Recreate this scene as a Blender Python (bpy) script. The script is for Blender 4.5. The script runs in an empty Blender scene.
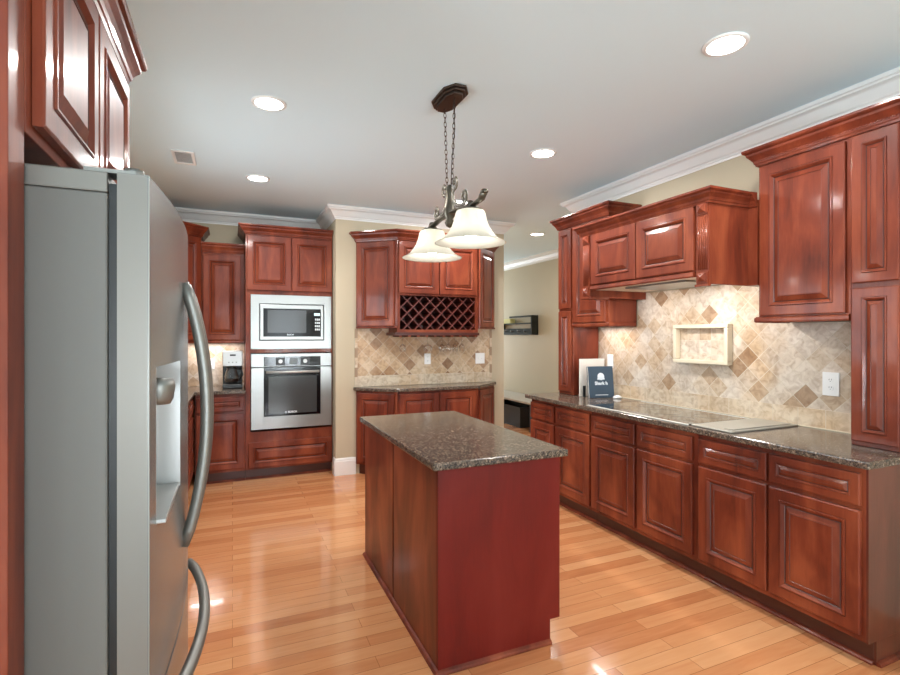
import bpy, bmesh, math, random
from mathutils import Vector, Matrix
random.seed(7)
C = bpy.context.scene.collection
sc = bpy.context.scene
PI = math.pi

# ------------------------------------------------------------------ camera, light, exposure
cam_d = bpy.data.cameras.new('camera'); cam = bpy.data.objects.new('camera', cam_d); C.objects.link(cam)
cam.location = (0, 0, 1.465); cam.rotation_euler = (PI/2, 0, -0.409)
cam_d.sensor_width = 36; cam_d.lens = 502/900*36; cam_d.shift_y = -1.8/900
cam_d.clip_start = 0.02; cam_d.clip_end = 60
sc.camera = cam
sc.view_settings.view_transform = 'Standard'; sc.view_settings.look = 'None'
sc.view_settings.gamma = 1; sc.view_settings.use_curve_mapping = False
sc.view_settings.exposure = 0.95
sc.cycles.max_bounces = 10; sc.cycles.diffuse_bounces = 6; sc.cycles.glossy_bounces = 5
sc.cycles.sample_clamp_indirect = 6; sc.cycles.caustics_reflective = False; sc.cycles.caustics_refractive = False
w = bpy.data.worlds.new('world'); sc.world = w; w.use_nodes = True
w.node_tree.nodes['Background'].inputs[0].default_value = (0.75, 0.87, 1, 1)
w.node_tree.nodes['Background'].inputs[1].default_value = 1.0

def area(name, loc, rot, sx, sy, power, col=(1, 1, 1), shape='RECTANGLE', spread=PI, parent=None):
    d = bpy.data.lights.new(name, 'AREA'); d.shape = shape; d.size = sx
    if shape in ('RECTANGLE', 'ELLIPSE'): d.size_y = sy
    d.energy = power; d.color = col; d.spread = spread
    o = bpy.data.objects.new(name, d); C.objects.link(o); o.location = loc; o.rotation_euler = rot
    if parent: o.parent = parent
    return o
# fill light: added unseen windows behind the camera, with upward lamps outside them
WINS = [(-0.25, 1.05), (1.35, 1.05), (2.95, 1.05)]      # centre x, width
DAY = (0.83, 0.935, 1.0)
for wx, ww in WINS:
    area('window_daylight', (wx, -3.97, 1.45), (PI/2, 0, 0), ww, 1.9, 15, DAY)
    area('sunlit_patio_bounce', (wx, -5.3, .3), (math.radians(125), 0, 0), ww*1.5, 2.0, 215, DAY)  # added lamp outside, aimed up to brighten the ceiling
for wy in (-2.6, -.95):
    area('window_daylight', (-2.97, wy, 1.45), (PI/2, 0, -PI/2), 1.1, 1.9, 30, DAY)
    area('sunlit_patio_bounce', (-3.75, wy, .55), (math.radians(128), 0, -PI/2), 1.2, 1.1, 90, DAY)  # added upward lamp beside the camera's room, fill for the ceiling
# added, unseen windows over the sink and in the hallway, brightening the back
area('window_daylight', (-1.06, 3.7, 1.62), (PI/2, 0, -PI/2), 1.5, 1.0, 34, DAY)
area('sunlit_patio_bounce', (-1.65, 3.7, .75), (math.radians(130), 0, -PI/2), 1.6, .9, 62, DAY)  # added upward lamp, lifts the back of the ceiling
area('window_daylight', (3.85, 10.02, 1.5), (-PI/2, 0, 0), 1.1, 1.8, 28, DAY)
area('window_daylight', (4.75, 2.0, 1.5), (PI/2, 0, PI/2), 1.5, 1.8, 26, DAY)

# ------------------------------------------------------------------ materials
def lin(c):
    return tuple(((v/255)/12.92 if v/255 <= 0.04045 else ((v/255+0.055)/1.055)**2.4) for v in c) + (1,)
def mat(name, col=(200, 200, 200), rough=.5, metal=0, coat=0, **kw):
    m = bpy.data.materials.new(name); m.use_nodes = True
    b = m.node_tree.nodes['Principled BSDF']
    b.inputs['Base Color'].default_value = lin(col); b.inputs['Roughness'].default_value = rough
    b.inputs['Metallic'].default_value = metal; b.inputs['Coat Weight'].default_value = coat
    b.inputs['Coat Roughness'].default_value = kw.get('coat_rough', .1)
    for k, v in kw.items():
        if k in b.inputs: b.inputs[k].default_value = v
    return m
def nd(m, t, **kw):
    n = m.node_tree.nodes.new(t)
    for k, v in kw.items():
        if hasattr(n, k): setattr(n, k, v)
        else: n.inputs[k].default_value = v
    return n
def ln(m, a, ao, b, bi): m.node_tree.links.new(a.outputs[ao], b.inputs[bi])
def ramp(m, stops):
    r = nd(m, 'ShaderNodeValToRGB'); e = r.color_ramp.elements
    while len(e) < len(stops): e.new(.5)
    for i, (p, c) in enumerate(stops): e[i].position = p; e[i].color = lin(c)
    return r
def coords(m, scale=(1, 1, 1), rot=(0, 0, 0)):
    tc = nd(m, 'ShaderNodeTexCoord'); mp = nd(m, 'ShaderNodeMapping')
    mp.inputs['Scale'].default_value = scale; mp.inputs['Rotation'].default_value = rot
    ln(m, tc, 'Object', mp, 'Vector'); return mp
def bump(m, src, out, strength, dist=.01):
    bp = nd(m, 'ShaderNodeBump'); bp.inputs['Strength'].default_value = strength; bp.inputs['Distance'].default_value = dist
    ln(m, src, out, bp, 'Height'); ln(m, bp, 'Normal', m.node_tree.nodes['Principled BSDF'], 'Normal')
    return bp

def wood(name, dark, mid, light, rough=.45, coat=.24, scale=(5, 5, 1.6)):
    m = mat(name, mid, rough, 0, coat); b = m.node_tree.nodes['Principled BSDF']; b.inputs['Specular IOR Level'].default_value = .22
    mp = coords(m, scale)
    n1 = nd(m, 'ShaderNodeTexNoise'); n1.inputs['Scale'].default_value = 1.1; n1.inputs['Detail'].default_value = 5; n1.inputs['Distortion'].default_value = .6
    ln(m, mp, 'Vector', n1, 'Vector')
    mp2 = coords(m, (scale[0]*9, scale[1]*9, scale[2]*2.6))
    n2 = nd(m, 'ShaderNodeTexNoise'); n2.inputs['Scale'].default_value = 2; n2.inputs['Detail'].default_value = 3
    ln(m, mp2, 'Vector', n2, 'Vector')
    mx = nd(m, 'ShaderNodeMath', operation='MULTIPLY_ADD'); mx.inputs[1].default_value = .14
    ln(m, n2, 'Fac', mx, 0); 
    sb = nd(m, 'ShaderNodeMath', operation='MULTIPLY'); sb.inputs[1].default_value = .9; ln(m, n1, 'Fac', sb, 0); ln(m, sb, 'Value', mx, 2)
    r = ramp(m, [(.32, dark), (.52, mid), (.72, light)]); ln(m, mx, 'Value', r, 'Fac'); ln(m, r, 'Color', b, 'Base Color')
    bump(m, n2, 'Fac', .04, .002)
    return m
WOOD = wood('cherry_wood', (72, 27, 17), (114, 49, 30), (144, 72, 45))
WOODI = wood('island_cherry_wood', (88, 18, 12), (104, 24, 17), (112, 32, 24), .5, .08)
GLAZE = mat('dark_glaze', (70, 28, 18), .4, 0, .35)
LATW = mat('dark_lattice_wood', (92, 38, 30), .45, 0, .2)
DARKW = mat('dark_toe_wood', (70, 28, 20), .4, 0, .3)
BLACKV = mat('shadow_gap_black', (18, 14, 12), .7)

def granite(name):
    m = mat(name, (60, 50, 44), .13, 0, 0); b = m.node_tree.nodes['Principled BSDF']
    mp = coords(m)
    v = nd(m, 'ShaderNodeTexVoronoi'); v.inputs['Scale'].default_value = 135; v.inputs['Randomness'].default_value = 1
    nz = nd(m, 'ShaderNodeTexNoise'); nz.inputs['Scale'].default_value = 60; nz.inputs['Detail'].default_value = 6
    ln(m, mp, 'Vector', nz, 'Vector'); 
    add = nd(m, 'ShaderNodeMixRGB'); add.inputs['Fac'].default_value = .015; ln(m, mp, 'Vector', add, 'Color1'); ln(m, nz, 'Color', add, 'Color2')
    ln(m, add, 'Color', v, 'Vector')
    r = ramp(m, [(.0, (24, 21, 21)), (.3, (44, 38, 36)), (.48, (84, 70, 60)), (.6, (34, 32, 32)), (.72, (138, 116, 98)), (.86, (58, 62, 60)), (1, (172, 148, 128))])
    sp = nd(m, 'ShaderNodeSeparateColor'); ln(m, v, 'Color', sp, 'Color'); ln(m, sp, 'Red', r, 'Fac')
    n2 = nd(m, 'ShaderNodeTexNoise'); n2.inputs['Scale'].default_value = 230; n2.inputs['Detail'].default_value = 3; ln(m, mp, 'Vector', n2, 'Vector')
    r2 = ramp(m, [(.42, (40, 36, 34)), (.62, (150, 130, 112))]); ln(m, n2, 'Fac', r2, 'Fac')
    mx = nd(m, 'ShaderNodeMixRGB'); mx.inputs['Fac'].default_value = .38
    ln(m, r, 'Color', mx, 'Color1'); ln(m, r2, 'Color', mx, 'Color2'); ln(m, mx, 'Color', b, 'Base Color')
    return m
GRAN = granite('granite')

def tiles(name, size=.104, rot=PI/4, bw=None, gl=(206, 192, 172), pal=None, loc=(0, 0, 0)):
    m = mat(name, (220, 200, 170), .45); b = m.node_tree.nodes['Principled BSDF']
    tc = nd(m, 'ShaderNodeTexCoord'); s = nd(m, 'ShaderNodeSeparateXYZ'); cb = nd(m, 'ShaderNodeCombineXYZ')
    ln(m, tc, 'Object', s, 'Vector'); ln(m, s, 'X', cb, 'X'); ln(m, s, 'Z', cb, 'Y')
    mp = nd(m, 'ShaderNodeMapping'); mp.inputs['Rotation'].default_value = (0, 0, rot); mp.inputs['Location'].default_value = loc
    ln(m, cb, 'Vector', mp, 'Vector')
    bt = nd(m, 'ShaderNodeTexBrick'); bt.offset = 0; bt.squash = 1
    bt.inputs['Scale'].default_value = 1; bt.inputs['Brick Width'].default_value = bw or size; bt.inputs['Row Height'].default_value = size
    bt.inputs['Mortar Size'].default_value = .002; bt.inputs['Mortar Smooth'].default_value = .3; bt.inputs['Bias'].default_value = 0
    bt.inputs['Color1'].default_value = (0, 0, 0, 1); bt.inputs['Color2'].default_value = (1, 1, 1, 1); bt.inputs['Mortar'].default_value = (0, 0, 0, 1)
    ln(m, mp, 'Vector', bt, 'Vector')
    r = ramp(m, pal or [(0, (206, 194, 180)), (.35, (222, 212, 200)), (.66, (210, 196, 178)), (.86, (198, 178, 154)), (.97, (176, 150, 124)), (1, (160, 132, 106))])
    ln(m, bt, 'Color', r, 'Fac')
    nz = nd(m, 'ShaderNodeTexNoise'); nz.inputs['Scale'].default_value = 22; nz.inputs['Detail'].default_value = 6; nz.inputs['Distortion'].default_value = 1.0
    ln(m, mp, 'Vector', nz, 'Vector')
    r2 = ramp(m, [(.3, (178, 146, 114)), (.6, (255, 250, 244))]); ln(m, nz, 'Fac', r2, 'Fac')
    mx = nd(m, 'ShaderNodeMixRGB', blend_type='MULTIPLY'); mx.inputs['Fac'].default_value = .55; ln(m, r, 'Color', mx, 'Color1'); ln(m, r2, 'Color', mx, 'Color2')
    nl = nd(m, 'ShaderNodeTexNoise'); nl.inputs['Scale'].default_value = 2.6; nl.inputs['Detail'].default_value = 2; ln(m, mp, 'Vector', nl, 'Vector')
    r3 = ramp(m, [(.45, (255, 255, 255)), (.7, (224, 196, 156))]); ln(m, nl, 'Fac', r3, 'Fac')
    m3 = nd(m, 'ShaderNodeMixRGB', blend_type='MULTIPLY'); m3.inputs['Fac'].default_value = .8; ln(m, mx, 'Color', m3, 'Color1'); ln(m, r3, 'Color', m3, 'Color2')
    mg = nd(m, 'ShaderNodeMixRGB'); mg.inputs['Color2'].default_value = lin(gl); ln(m, bt, 'Fac', mg, 'Fac'); ln(m, m3, 'Color', mg, 'Color1')
    ln(m, mg, 'Color', b, 'Base Color')
    iv = nd(m, 'ShaderNodeMath', operation='SUBTRACT'); iv.inputs[0].default_value = 1; ln(m, bt, 'Fac', iv, 1)
    bump(m, iv, 'Value', .5, .003)
    return m
TILE = tiles('travertine_tile')
ROWT = tiles('travertine_row_tile', .115, 0, .155, loc=(0, -.92, 0), pal=[(0, (212, 198, 176)), (.5, (220, 206, 186)), (1, (204, 186, 160))])
TILEB = tiles('tan_travertine_tile', .108, pal=[(0, (206, 184, 154)), (.35, (216, 198, 172)), (.62, (204, 178, 146)), (.8, (184, 154, 122)), (.93, (156, 126, 98)), (1, (140, 110, 84))])
NICHET = tiles('niche_tile', .1, 0, .1, loc=(0, .03, 0))
CREAM = mat('cream_tile_trim', (218, 206, 182), .4)
BORDT = mat('brown_border_tile', (158, 132, 106), .5)

def floor_mat():
    m = mat('oak_plank_floor', (205, 150, 100), .15, 0, .4, coat_rough=.05); b = m.node_tree.nodes['Principled BSDF']
    mp = coords(m)
    bt = nd(m, 'ShaderNodeTexBrick'); bt.offset = .37; bt.offset_frequency = 2
    bt.inputs['Scale'].default_value = 1; bt.inputs['Brick Width'].default_value = .95; bt.inputs['Row Height'].default_value = .083
    bt.inputs['Mortar Size'].default_value = .0011; bt.inputs['Mortar Smooth'].default_value = .2; bt.inputs['Bias'].default_value = 0
    bt.inputs['Color1'].default_value = (0, 0, 0, 1); bt.inputs['Color2'].default_value = (1, 1, 1, 1); bt.inputs['Mortar'].default_value = (.3, .3, .3, 1)
    ln(m, mp, 'Vector', bt, 'Vector')
    mp2 = coords(m, (1.6, 16, 1)); nz = nd(m, 'ShaderNodeTexNoise'); nz.inputs['Scale'].default_value = 2.2; nz.inputs['Detail'].default_value = 6; nz.inputs['Distortion'].default_value = .8
    ln(m, mp2, 'Vector', nz, 'Vector')
    a = nd(m, 'ShaderNodeMath', operation='MULTIPLY'); a.inputs[1].default_value = .55; sp = nd(m, 'ShaderNodeSeparateColor'); ln(m, bt, 'Color', sp, 'Color'); ln(m, sp, 'Red', a, 0)
    c = nd(m, 'ShaderNodeMath', operation='MULTIPLY_ADD'); c.inputs[1].default_value = .5; ln(m, nz, 'Fac', c, 0); ln(m, a, 'Value', c, 2)
    r = ramp(m, [(.1, (178, 108, 68)), (.4, (202, 134, 88)), (.62, (212, 148, 100)), (.9, (222, 164, 116))]); ln(m, c, 'Value', r, 'Fac')
    mg = nd(m, 'ShaderNodeMixRGB'); mg.inputs['Color2'].default_value = lin((140, 86, 50)); ln(m, bt, 'Fac', mg, 'Fac'); ln(m, r, 'Color', mg, 'Color1')
    ln(m, mg, 'Color', b, 'Base Color')
    nw = nd(m, 'ShaderNodeTexNoise'); nw.inputs['Scale'].default_value = 3.5; mp3 = coords(m, (1, 4, 1)); ln(m, mp3, 'Vector', nw, 'Vector')
    bump(m, nw, 'Fac', .10, .01)
    return m
FLOORM = floor_mat()
def wallpaint(name, col, s=.03):
    m = mat(name, col, .7); nz = nd(m, 'ShaderNodeTexNoise'); nz.inputs['Scale'].default_value = 180
    ln(m, coords(m), 'Vector', nz, 'Vector'); bump(m, nz, 'Fac', s, .002); return m
PAINT = wallpaint('beige_wall_paint', (190, 177, 152)); CEIL = wallpaint('ceiling_paint', (217, 236, 243)); BOUNCE_FLOOR = wallpaint('pale_grey_carpet', (206, 206, 206), .3); WHITE = mat('white_trim_paint', (232, 231, 228), .35)  # the pale grey one is for an added bounce floor
def steel(name, col, rough, aniso=.0, sc_=(2, 2, 260)):
    m = mat(name, col, rough, 1); nz = nd(m, 'ShaderNodeTexNoise'); nz.inputs['Scale'].default_value = 1.5; nz.inputs['Detail'].default_value = 2
    ln(m, coords(m, sc_), 'Vector', nz, 'Vector'); bump(m, nz, 'Fac', .02, .001); return m
STEEL = steel('brushed_steel', (150, 149, 146), .32, sc_=(260, 2, 2)); FRIDGE = steel('fridge_steel', (136, 137, 136), .26, sc_=(2, 200, 2)); FRIDGE.node_tree.nodes['Principled BSDF'].inputs['Metallic'].default_value = .45; HANDLE = mat('satin_handle_steel', (134, 133, 128), .42, .7)
FSIDE = mat('grey_fridge_side', (98, 95, 90), .5, .0); nz_ = nd(FSIDE, 'ShaderNodeTexNoise'); nz_.inputs['Scale'].default_value = 260; ln(FSIDE, coords(FSIDE), 'Vector', nz_, 'Vector'); bump(FSIDE, nz_, 'Fac', .08, .001)
DOORSIDE = mat('grey_door_side', (122, 118, 112), .4, .5)
BLACKG = mat('black_glass', (14, 14, 15), .1, 0, 0, **{'Specular IOR Level': .3}); BLACKP = mat('black_plastic', (24, 24, 25), .35); GREYG = mat('grey_oven_window', (62, 64, 64), .12, 0, 0)
SILVER = mat('silver_plastic', (190, 190, 188), .35, .5); WHITEP = mat('white_plastic', (236, 236, 234), .35)
BRONZE = mat('bronze_metal', (72, 58, 50), .4, .7); PEWTER = mat('pewter_metal', (96, 90, 80), .35, .8)
NAVY = mat('navy_cover', (54, 72, 88), .45); WPRINT = mat('white_print', (226, 232, 238), .6); PAGES = mat('paper', (222, 214, 204), .7)
GREENBLK = mat('dark_green_metal', (34, 36, 26), .8, 0); BINM = mat('black_bin', (18, 24, 28), .5); BENCH = mat('pale_grey_top', (180, 172, 160), .5); SLATE = mat('slate_metal', (70, 74, 80), .5, .3)
CERAN = mat('cooktop_glass', (22, 20, 20), .03, 0, 1.0, coat_rough=.02)
LIGHTW = mat('pale_liner', (232, 222, 204), .45)
TRIMM = mat('bright_trim_metal', (222, 220, 212), .3, .3)
VENTM = mat('pale_silver_metal', (176, 172, 162), .35, .4)
def glass(name, col=(255, 255, 255)):
    m = bpy.data.materials.new(name); m.use_nodes = True; nt = m.node_tree; nt.nodes.clear()
    o = nt.nodes.new('ShaderNodeOutputMaterial'); t = nt.nodes.new('ShaderNodeBsdfTransparent'); g = nt.nodes.new('ShaderNodeBsdfGlossy'); g.inputs['Roughness'].default_value = .02
    lw = nt.nodes.new('ShaderNodeLayerWeight'); lw.inputs['Blend'].default_value = .5; mx = nt.nodes.new('ShaderNodeMixShader')
    t.inputs[0].default_value = lin(col); nt.links.new(lw.outputs['Facing'], mx.inputs[0]); nt.links.new(t.outputs[0], mx.inputs[1]); nt.links.new(g.outputs[0], mx.inputs[2]); nt.links.new(mx.outputs[0], o.inputs[0])
    return m
GLASS = glass('clear_glass', (250, 250, 250))
def emis(name, col, s):
    m = bpy.data.materials.new(name); m.use_nodes = True; b = m.node_tree.nodes['Principled BSDF']
    b.inputs['Base Color'].default_value = lin(col); b.inputs['Emission Color'].default_value = lin(col); b.inputs['Emission Strength'].default_value = s; return m
CANLIT = emis('lit_can_lens', (255, 252, 246), 9); BULB = emis('lit_bulb', (255, 253, 248), 8); STRIPLIT = emis('lit_strip', (255, 240, 224), 3); SCREEN = emis('lit_display', (190, 215, 220), .35)
def shade_mat():
    m = bpy.data.materials.new('frosted_shade_glass'); m.use_nodes = True; nt = m.node_tree; nt.nodes.clear()
    o = nt.nodes.new('ShaderNodeOutputMaterial'); t = nt.nodes.new('ShaderNodeBsdfTranslucent'); d = nt.nodes.new('ShaderNodeBsdfDiffuse'); g = nt.nodes.new('ShaderNodeBsdfGlossy'); g.inputs['Roughness'].default_value = .25
    t.inputs[0].default_value = lin((232, 230, 222)); d.inputs[0].default_value = lin((206, 204, 192))
    a = nt.nodes.new('ShaderNodeMixShader'); a.inputs[0].default_value = .5; b = nt.nodes.new('ShaderNodeMixShader'); b.inputs[0].default_value = .06
    nt.links.new(t.outputs[0], a.inputs[1]); nt.links.new(d.outputs[0], a.inputs[2]); nt.links.new(a.outputs[0], b.inputs[1]); nt.links.new(g.outputs[0], b.inputs[2]); nt.links.new(b.outputs[0], o.inputs[0])
    return m
SHADE = shade_mat()

# ------------------------------------------------------------------ helpers
def tag(o, label=None, cat=None, group=None, kind=None):
    for k, v in (('label', label), ('category', cat), ('group', group), ('kind', kind)):
        if v: o[k] = v
    return o
def thing(name, label, cat, loc=(0, 0, 0), rz=0, group=None):
    o = bpy.data.objects.new(name, None); o.empty_display_size = .05; C.objects.link(o); o.location = loc; o.rotation_euler = (0, 0, rz)
    return tag(o, label, cat, group)
class MB:
    def __init__(s): s.v = []; s.f = []; s.m = []; s.s = []; s.mats = []
    def mi(s, m):
        if m is None: return 0
        if m not in s.mats: s.mats.append(m)
        return s.mats.index(m)
    def add(s, vs, fs, m=None, smooth=False):
        b = len(s.v); s.v += [tuple(v) for v in vs]; k = s.mi(m)
        for f in fs: s.f.append([i+b for i in f]); s.m.append(k); s.s.append(smooth)
        return s
    def box(s, x0, x1, y0, y1, z0, z1, m=None):
        return s.add([(x0,y0,z0),(x1,y0,z0),(x1,y1,z0),(x0,y1,z0),(x0,y0,z1),(x1,y0,z1),(x1,y1,z1),(x0,y1,z1)],
                     [(0,3,2,1),(4,5,6,7),(0,1,5,4),(1,2,6,5),(2,3,7,6),(3,0,4,7)], m)
    def prism(s, poly, z0, z1, m=None):          # poly counter-clockwise in xy
        n = len(poly)
        return s.add([(x,y,z0) for x,y in poly]+[(x,y,z1) for x,y in poly],
                     [tuple(range(n-1,-1,-1)), tuple(range(n,2*n))]+[(i,(i+1)%n,n+(i+1)%n,n+i) for i in range(n)], m)
    def prism_xz(s, poly, y0, y1, m=None):       # poly in xz
        n = len(poly)
        return s.add([(x,y0,z) for x,z in poly]+[(x,y1,z) for x,z in poly],
                     [tuple(range(n)), tuple(range(2*n-1,n-1,-1))]+[(i,n+i,n+(i+1)%n,(i+1)%n) for i in range(n)], m)
    def tube(s, pts, r, m=None, n=10, closed=False, rx=None):
        P = [Vector(p) for p in pts]; L = len(P); rings = []; up = None
        for i, p in enumerate(P):
            a = P[(i-1) % L] if (closed or i > 0) else p; b = P[(i+1) % L] if (closed or i < L-1) else p
            t = (b-a).normalized()
            if up is None: up = Vector((0,0,1)) if abs(t.z) < .9 else Vector((1,0,0))
            e1 = (up - t*up.dot(t)).normalized(); e2 = t.cross(e1); up = e1
            rr = r[i] if isinstance(r, (list, tuple)) else r
            rings.append([p+e1*math.cos(2*PI*k/n)*rr+e2*math.sin(2*PI*k/n)*(rx or rr) for k in range(n)])
        vs = [v for g in rings for v in g]; fs = []
        for i in range(L if closed else L-1):
            j = (i+1) % L
            for k in range(n): fs.append((i*n+k, i*n+(k+1)%n, j*n+(k+1)%n, j*n+k))
        if not closed: fs += [tuple(range(n-1,-1,-1)), tuple(range((L-1)*n, L*n))]
        return s.add(vs, fs, m, True)
    def lathe(s, prof, c=(0,0,0), m=None, n=28, cap=True):
        vs = [(c[0]+r*math.cos(2*PI*k/n), c[1]+r*math.sin(2*PI*k/n), c[2]+z) for r, z in prof for k in range(n)]
        fs = [(i*n+k, i*n+(k+1)%n, (i+1)*n+(k+1)%n, (i+1)*n+k) for i in range(len(prof)-1) for k in range(n)]
        if cap: fs += [tuple(range(n-1,-1,-1)), tuple(range((len(prof)-1)*n, len(prof)*n))]
        return s.add(vs, fs, m, True)
    def cyl_y(s, x, z, y0, y1, r, m=None, n=24):     # a disc / knob facing -y
        vs = [(x+r*math.cos(2*PI*k/n), y, z+r*math.sin(2*PI*k/n)) for y in (y0, y1) for k in range(n)]
        return s.add(vs, [(k,(k+1)%n,n+(k+1)%n,n+k) for k in range(n)]+[tuple(range(n-1,-1,-1)), tuple(range(n,2*n))], m)
    def rings(s, rs, ms):       # rs: list of (x0,x1,z0,z1,y) rectangles, joined; last one is filled
        vs = []; 
        for x0,x1,z0,z1,y in rs: vs += [(x0,y,z0),(x1,y,z0),(x1,y,z1),(x0,y,z1)]
        b = len(s.v); s.v += vs
        for i in range(len(rs)-1):
            k = s.mi(ms[i])
            for j in range(4):
                s.f.append([b+i*4+j, b+i*4+(j+1)%4, b+i*4+4+(j+1)%4, b+i*4+4+j]); s.m.append(k); s.s.append(False)
        e = b+(len(rs)-1)*4; s.f.append([e,e+1,e+2,e+3]); s.m.append(s.mi(ms[-1])); s.s.append(False)
        s.f.append([b+3,b+2,b+1,b]); s.m.append(s.mi(ms[-1])); s.s.append(False)
        return s
    def sweep(s, path, prof, m=None, closed=False):  # profile (out, z) to the right of the path, mitred
        P = [Vector(p) for p in path]; n = len(P); q = len(prof); vs = []
        for i in range(n):
            d1 = (P[i]-P[i-1]).normalized() if (i > 0 or closed) else None
            d2 = (P[(i+1) % n]-P[i]).normalized() if (i < n-1 or closed) else None
            n1 = Vector((d1.y,-d1.x)) if d1 else None; n2 = Vector((d2.y,-d2.x)) if d2 else None
            if n1 and n2: mt = (n1+n2)/(1+n1.dot(n2))
            else: mt = n1 or n2
            vs += [(P[i].x+mt.x*o, P[i].y+mt.y*o, z) for o, z in prof]
        fs = []
        for i in range(n if closed else n-1):
            j = (i+1) % n
            for k in range(q): fs.append((i*q+k, j*q+k, j*q+(k+1)%q, i*q+(k+1)%q))
        if not closed: fs += [tuple(range(q-1,-1,-1)), tuple(range((n-1)*q, n*q))]
        return s.add(vs, fs, m)
    def build(s, name, m=None, parent=None, bevel=0, seg=2):
        me = bpy.data.meshes.new(name); me.from_pydata(s.v, [], s.f)
        if not s.mats: s.mats = [m]
        elif m and None in s.mats: s.mats[s.mats.index(None)] = m
        for mm in s.mats: me.materials.append(mm)
        for p, k, sm in zip(me.polygons, s.m, s.s): p.material_index = k; p.use_smooth = sm
        bm = bmesh.new(); bm.from_mesh(me); bmesh.ops.recalc_face_normals(bm, faces=bm.faces); bm.to_mesh(me); bm.free()
        o = bpy.data.objects.new(name, me); C.objects.link(o)
        if parent: o.parent = parent
        if bevel:
            b = o.modifiers.new('bevel', 'BEVEL'); b.width = bevel; b.segments = seg; b.limit_method = 'ANGLE'; b.angle_limit = math.radians(40)
        return o
def B(*a, m=None): return MB().box(*a, m)
def text(s, size, loc, rot, m, name, parent=None, extrude=.0006, bold=0):
    cu = bpy.data.curves.new(name, 'FONT'); cu.body = s; cu.size = size; cu.extrude = extrude; cu.align_x = 'CENTER'; cu.align_y = 'CENTER'; cu.offset = bold
    t = bpy.data.objects.new(name, cu); C.objects.link(t)
    me = bpy.data.meshes.new_from_object(t); bpy.data.objects.remove(t)
    o = bpy.data.objects.new(name, me); C.objects.link(o); me.materials.clear(); me.materials.append(m); o.location = loc; o.rotation_euler = rot
    if parent: o.parent = parent
    return o
def struct(o): o['kind'] = 'structure'; return o

def raised(x0, x1, z0, z1, name, parent, W=None, yf=-.021, st=None):
    """raised panel door or drawer front: closed slab, y from 0 (back) to yf (front)"""
    W = W or WOOD; w_, h_ = x1-x0, z1-z0
    st = st or min(.054, w_*.23, h_*.23)
    def R(i, y): return (x0+i, x1-i, z0+i, z1-i, y)
    g = min(1.0, st/.05, (min(w_, h_)/2-st)*.8/.058)
    offs = [(0, -.001), (0, .004), (.003, .001), (.006, 0)]
    rs = [R(i, (y if k == 0 else yf+y)) for k, (i, y) in enumerate(offs)]
    for i, y in ((0, 0), (.002, .002), (.005, -.004), (.010, -.004), (.022, .008), (.0255, .0105), (.029, .009), (.054, -.0015), (.056, .001), (.058, 0)):
        rs.append(R(st+i*g, yf+y*min(1, g*1.2)))
    ms = [W, W, W, W, GLAZE, W, W, W, GLAZE, GLAZE, W, GLAZE, W, W]
    return MB().rings(rs, ms).build(name, W, parent)

CROWN = lambda z0, z1, pr: [(.002, z0), (.010, z0), (.014, z0+.012), (.018, z0+.016), (.022, z0+.03), (pr*.5, z0+(z1-z0)*.45), (pr*.72, z0+(z1-z0)*.62), (pr*.76, z0+(z1-z0)*.74), (pr*.92, z0+(z1-z0)*.8), (pr, z1-.012), (pr, z1), (.002, z1)]
def crown_mb(path, z0, z1, pr, W=None): return MB().sweep(path, CROWN(z0, z1, pr), W or WOOD)
RAIL = lambda z0, z1: [(0, z0), (.012, z0), (.018, z0+.008), (.018, z1-.01), (.010, z1), (0, z1)]
SHOE = [(0, 0.001), (.018, 0.001), (.017, .008), (.011, .015), (0, .019)]

# ------------------------------------------------------------------ the setting
YB, XL, XR, H, XH, YC = 6.06, -.98, 3.16, 2.81, 4.71, 5.29
YR = -4.0; XLL = -3.0
def win_yz(x, y0, y1, z0, z1, k, d=1):
    wf = MB()
    def bb(ya, yb, za, zb, t=.05): wf.box(min(x+d*.001, x+d*t), max(x+d*.001, x+d*t), ya, yb, za, zb)
    for q in (y0, (y0+y1)/2-.025, y1-.05): bb(q, q+.05, z0, z1)
    for q in (z0, (z0+z1)/2-.02, z1-.05): bb(y0, y1, q, q+.05)
    for i in (1, 2, 3, 5, 6, 7): bb(y0+(y1-y0)*i/8-.008, y0+(y1-y0)*i/8+.008, z0, z1, .02)
    for i in range(1, 6): bb(y0, y1, z0+(z1-z0)*i/6-.008, z0+(z1-z0)*i/6+.008, .02)
    o = struct(wf.build('window_%d' % k, WHITE)); B(min(x-d*.06, x-d*.055), max(x-d*.06, x-d*.055), y0+.01, y1-.01, z0+.01, z1-.01).build('pane', GLASS, o)
struct(B(XLL-.1, XH+.1, -.6, 10.1, -.1, 0).build('floor', FLOORM))
struct(B(XLL-.1, XH+.1, YR-.1, -.6, -.1, 0).build('floor_carpet', BOUNCE_FLOOR))  # unseen pale floor, added to bounce neutral light onto the ceiling
struct(B(XLL-.1, XH+.1, YR-.1, 10.1, H, H+.1).build('ceiling', CEIL))
struct(MB().box(XL-.1, XL, 1.06, 2.95, 0, H).box(XL-.1, XL, 4.45, YB+.1, 0, H).box(XL-.1, XL, 2.95, 4.45, 0, 1.12).box(XL-.1, XL, 2.95, 4.45, 2.12, H).build('wall_left', PAINT))
win_yz(XL, 2.95, 4.45, 1.12, 2.12, 8)  # added, unseen window over the left counter for fill light
struct(B(XLL, XL-.1, 1.06, 1.16, 0, H).build('wall_nook', PAINT))
struct(B(XL, .99, YB, YB+.1, 0, H).build('wall_back', PAINT))
struct(B(.99, 3.0, YC, YB+.1, 0, H).build('wall_bar', PAINT))
struct(B(3.0-.1, 3.0, YB+.1, 10, 0, H).build('wall_passage', PAINT))
struct(B(XR, XR+.14, YR, 4.14, 0, H).build('wall_right', PAINT))
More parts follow.
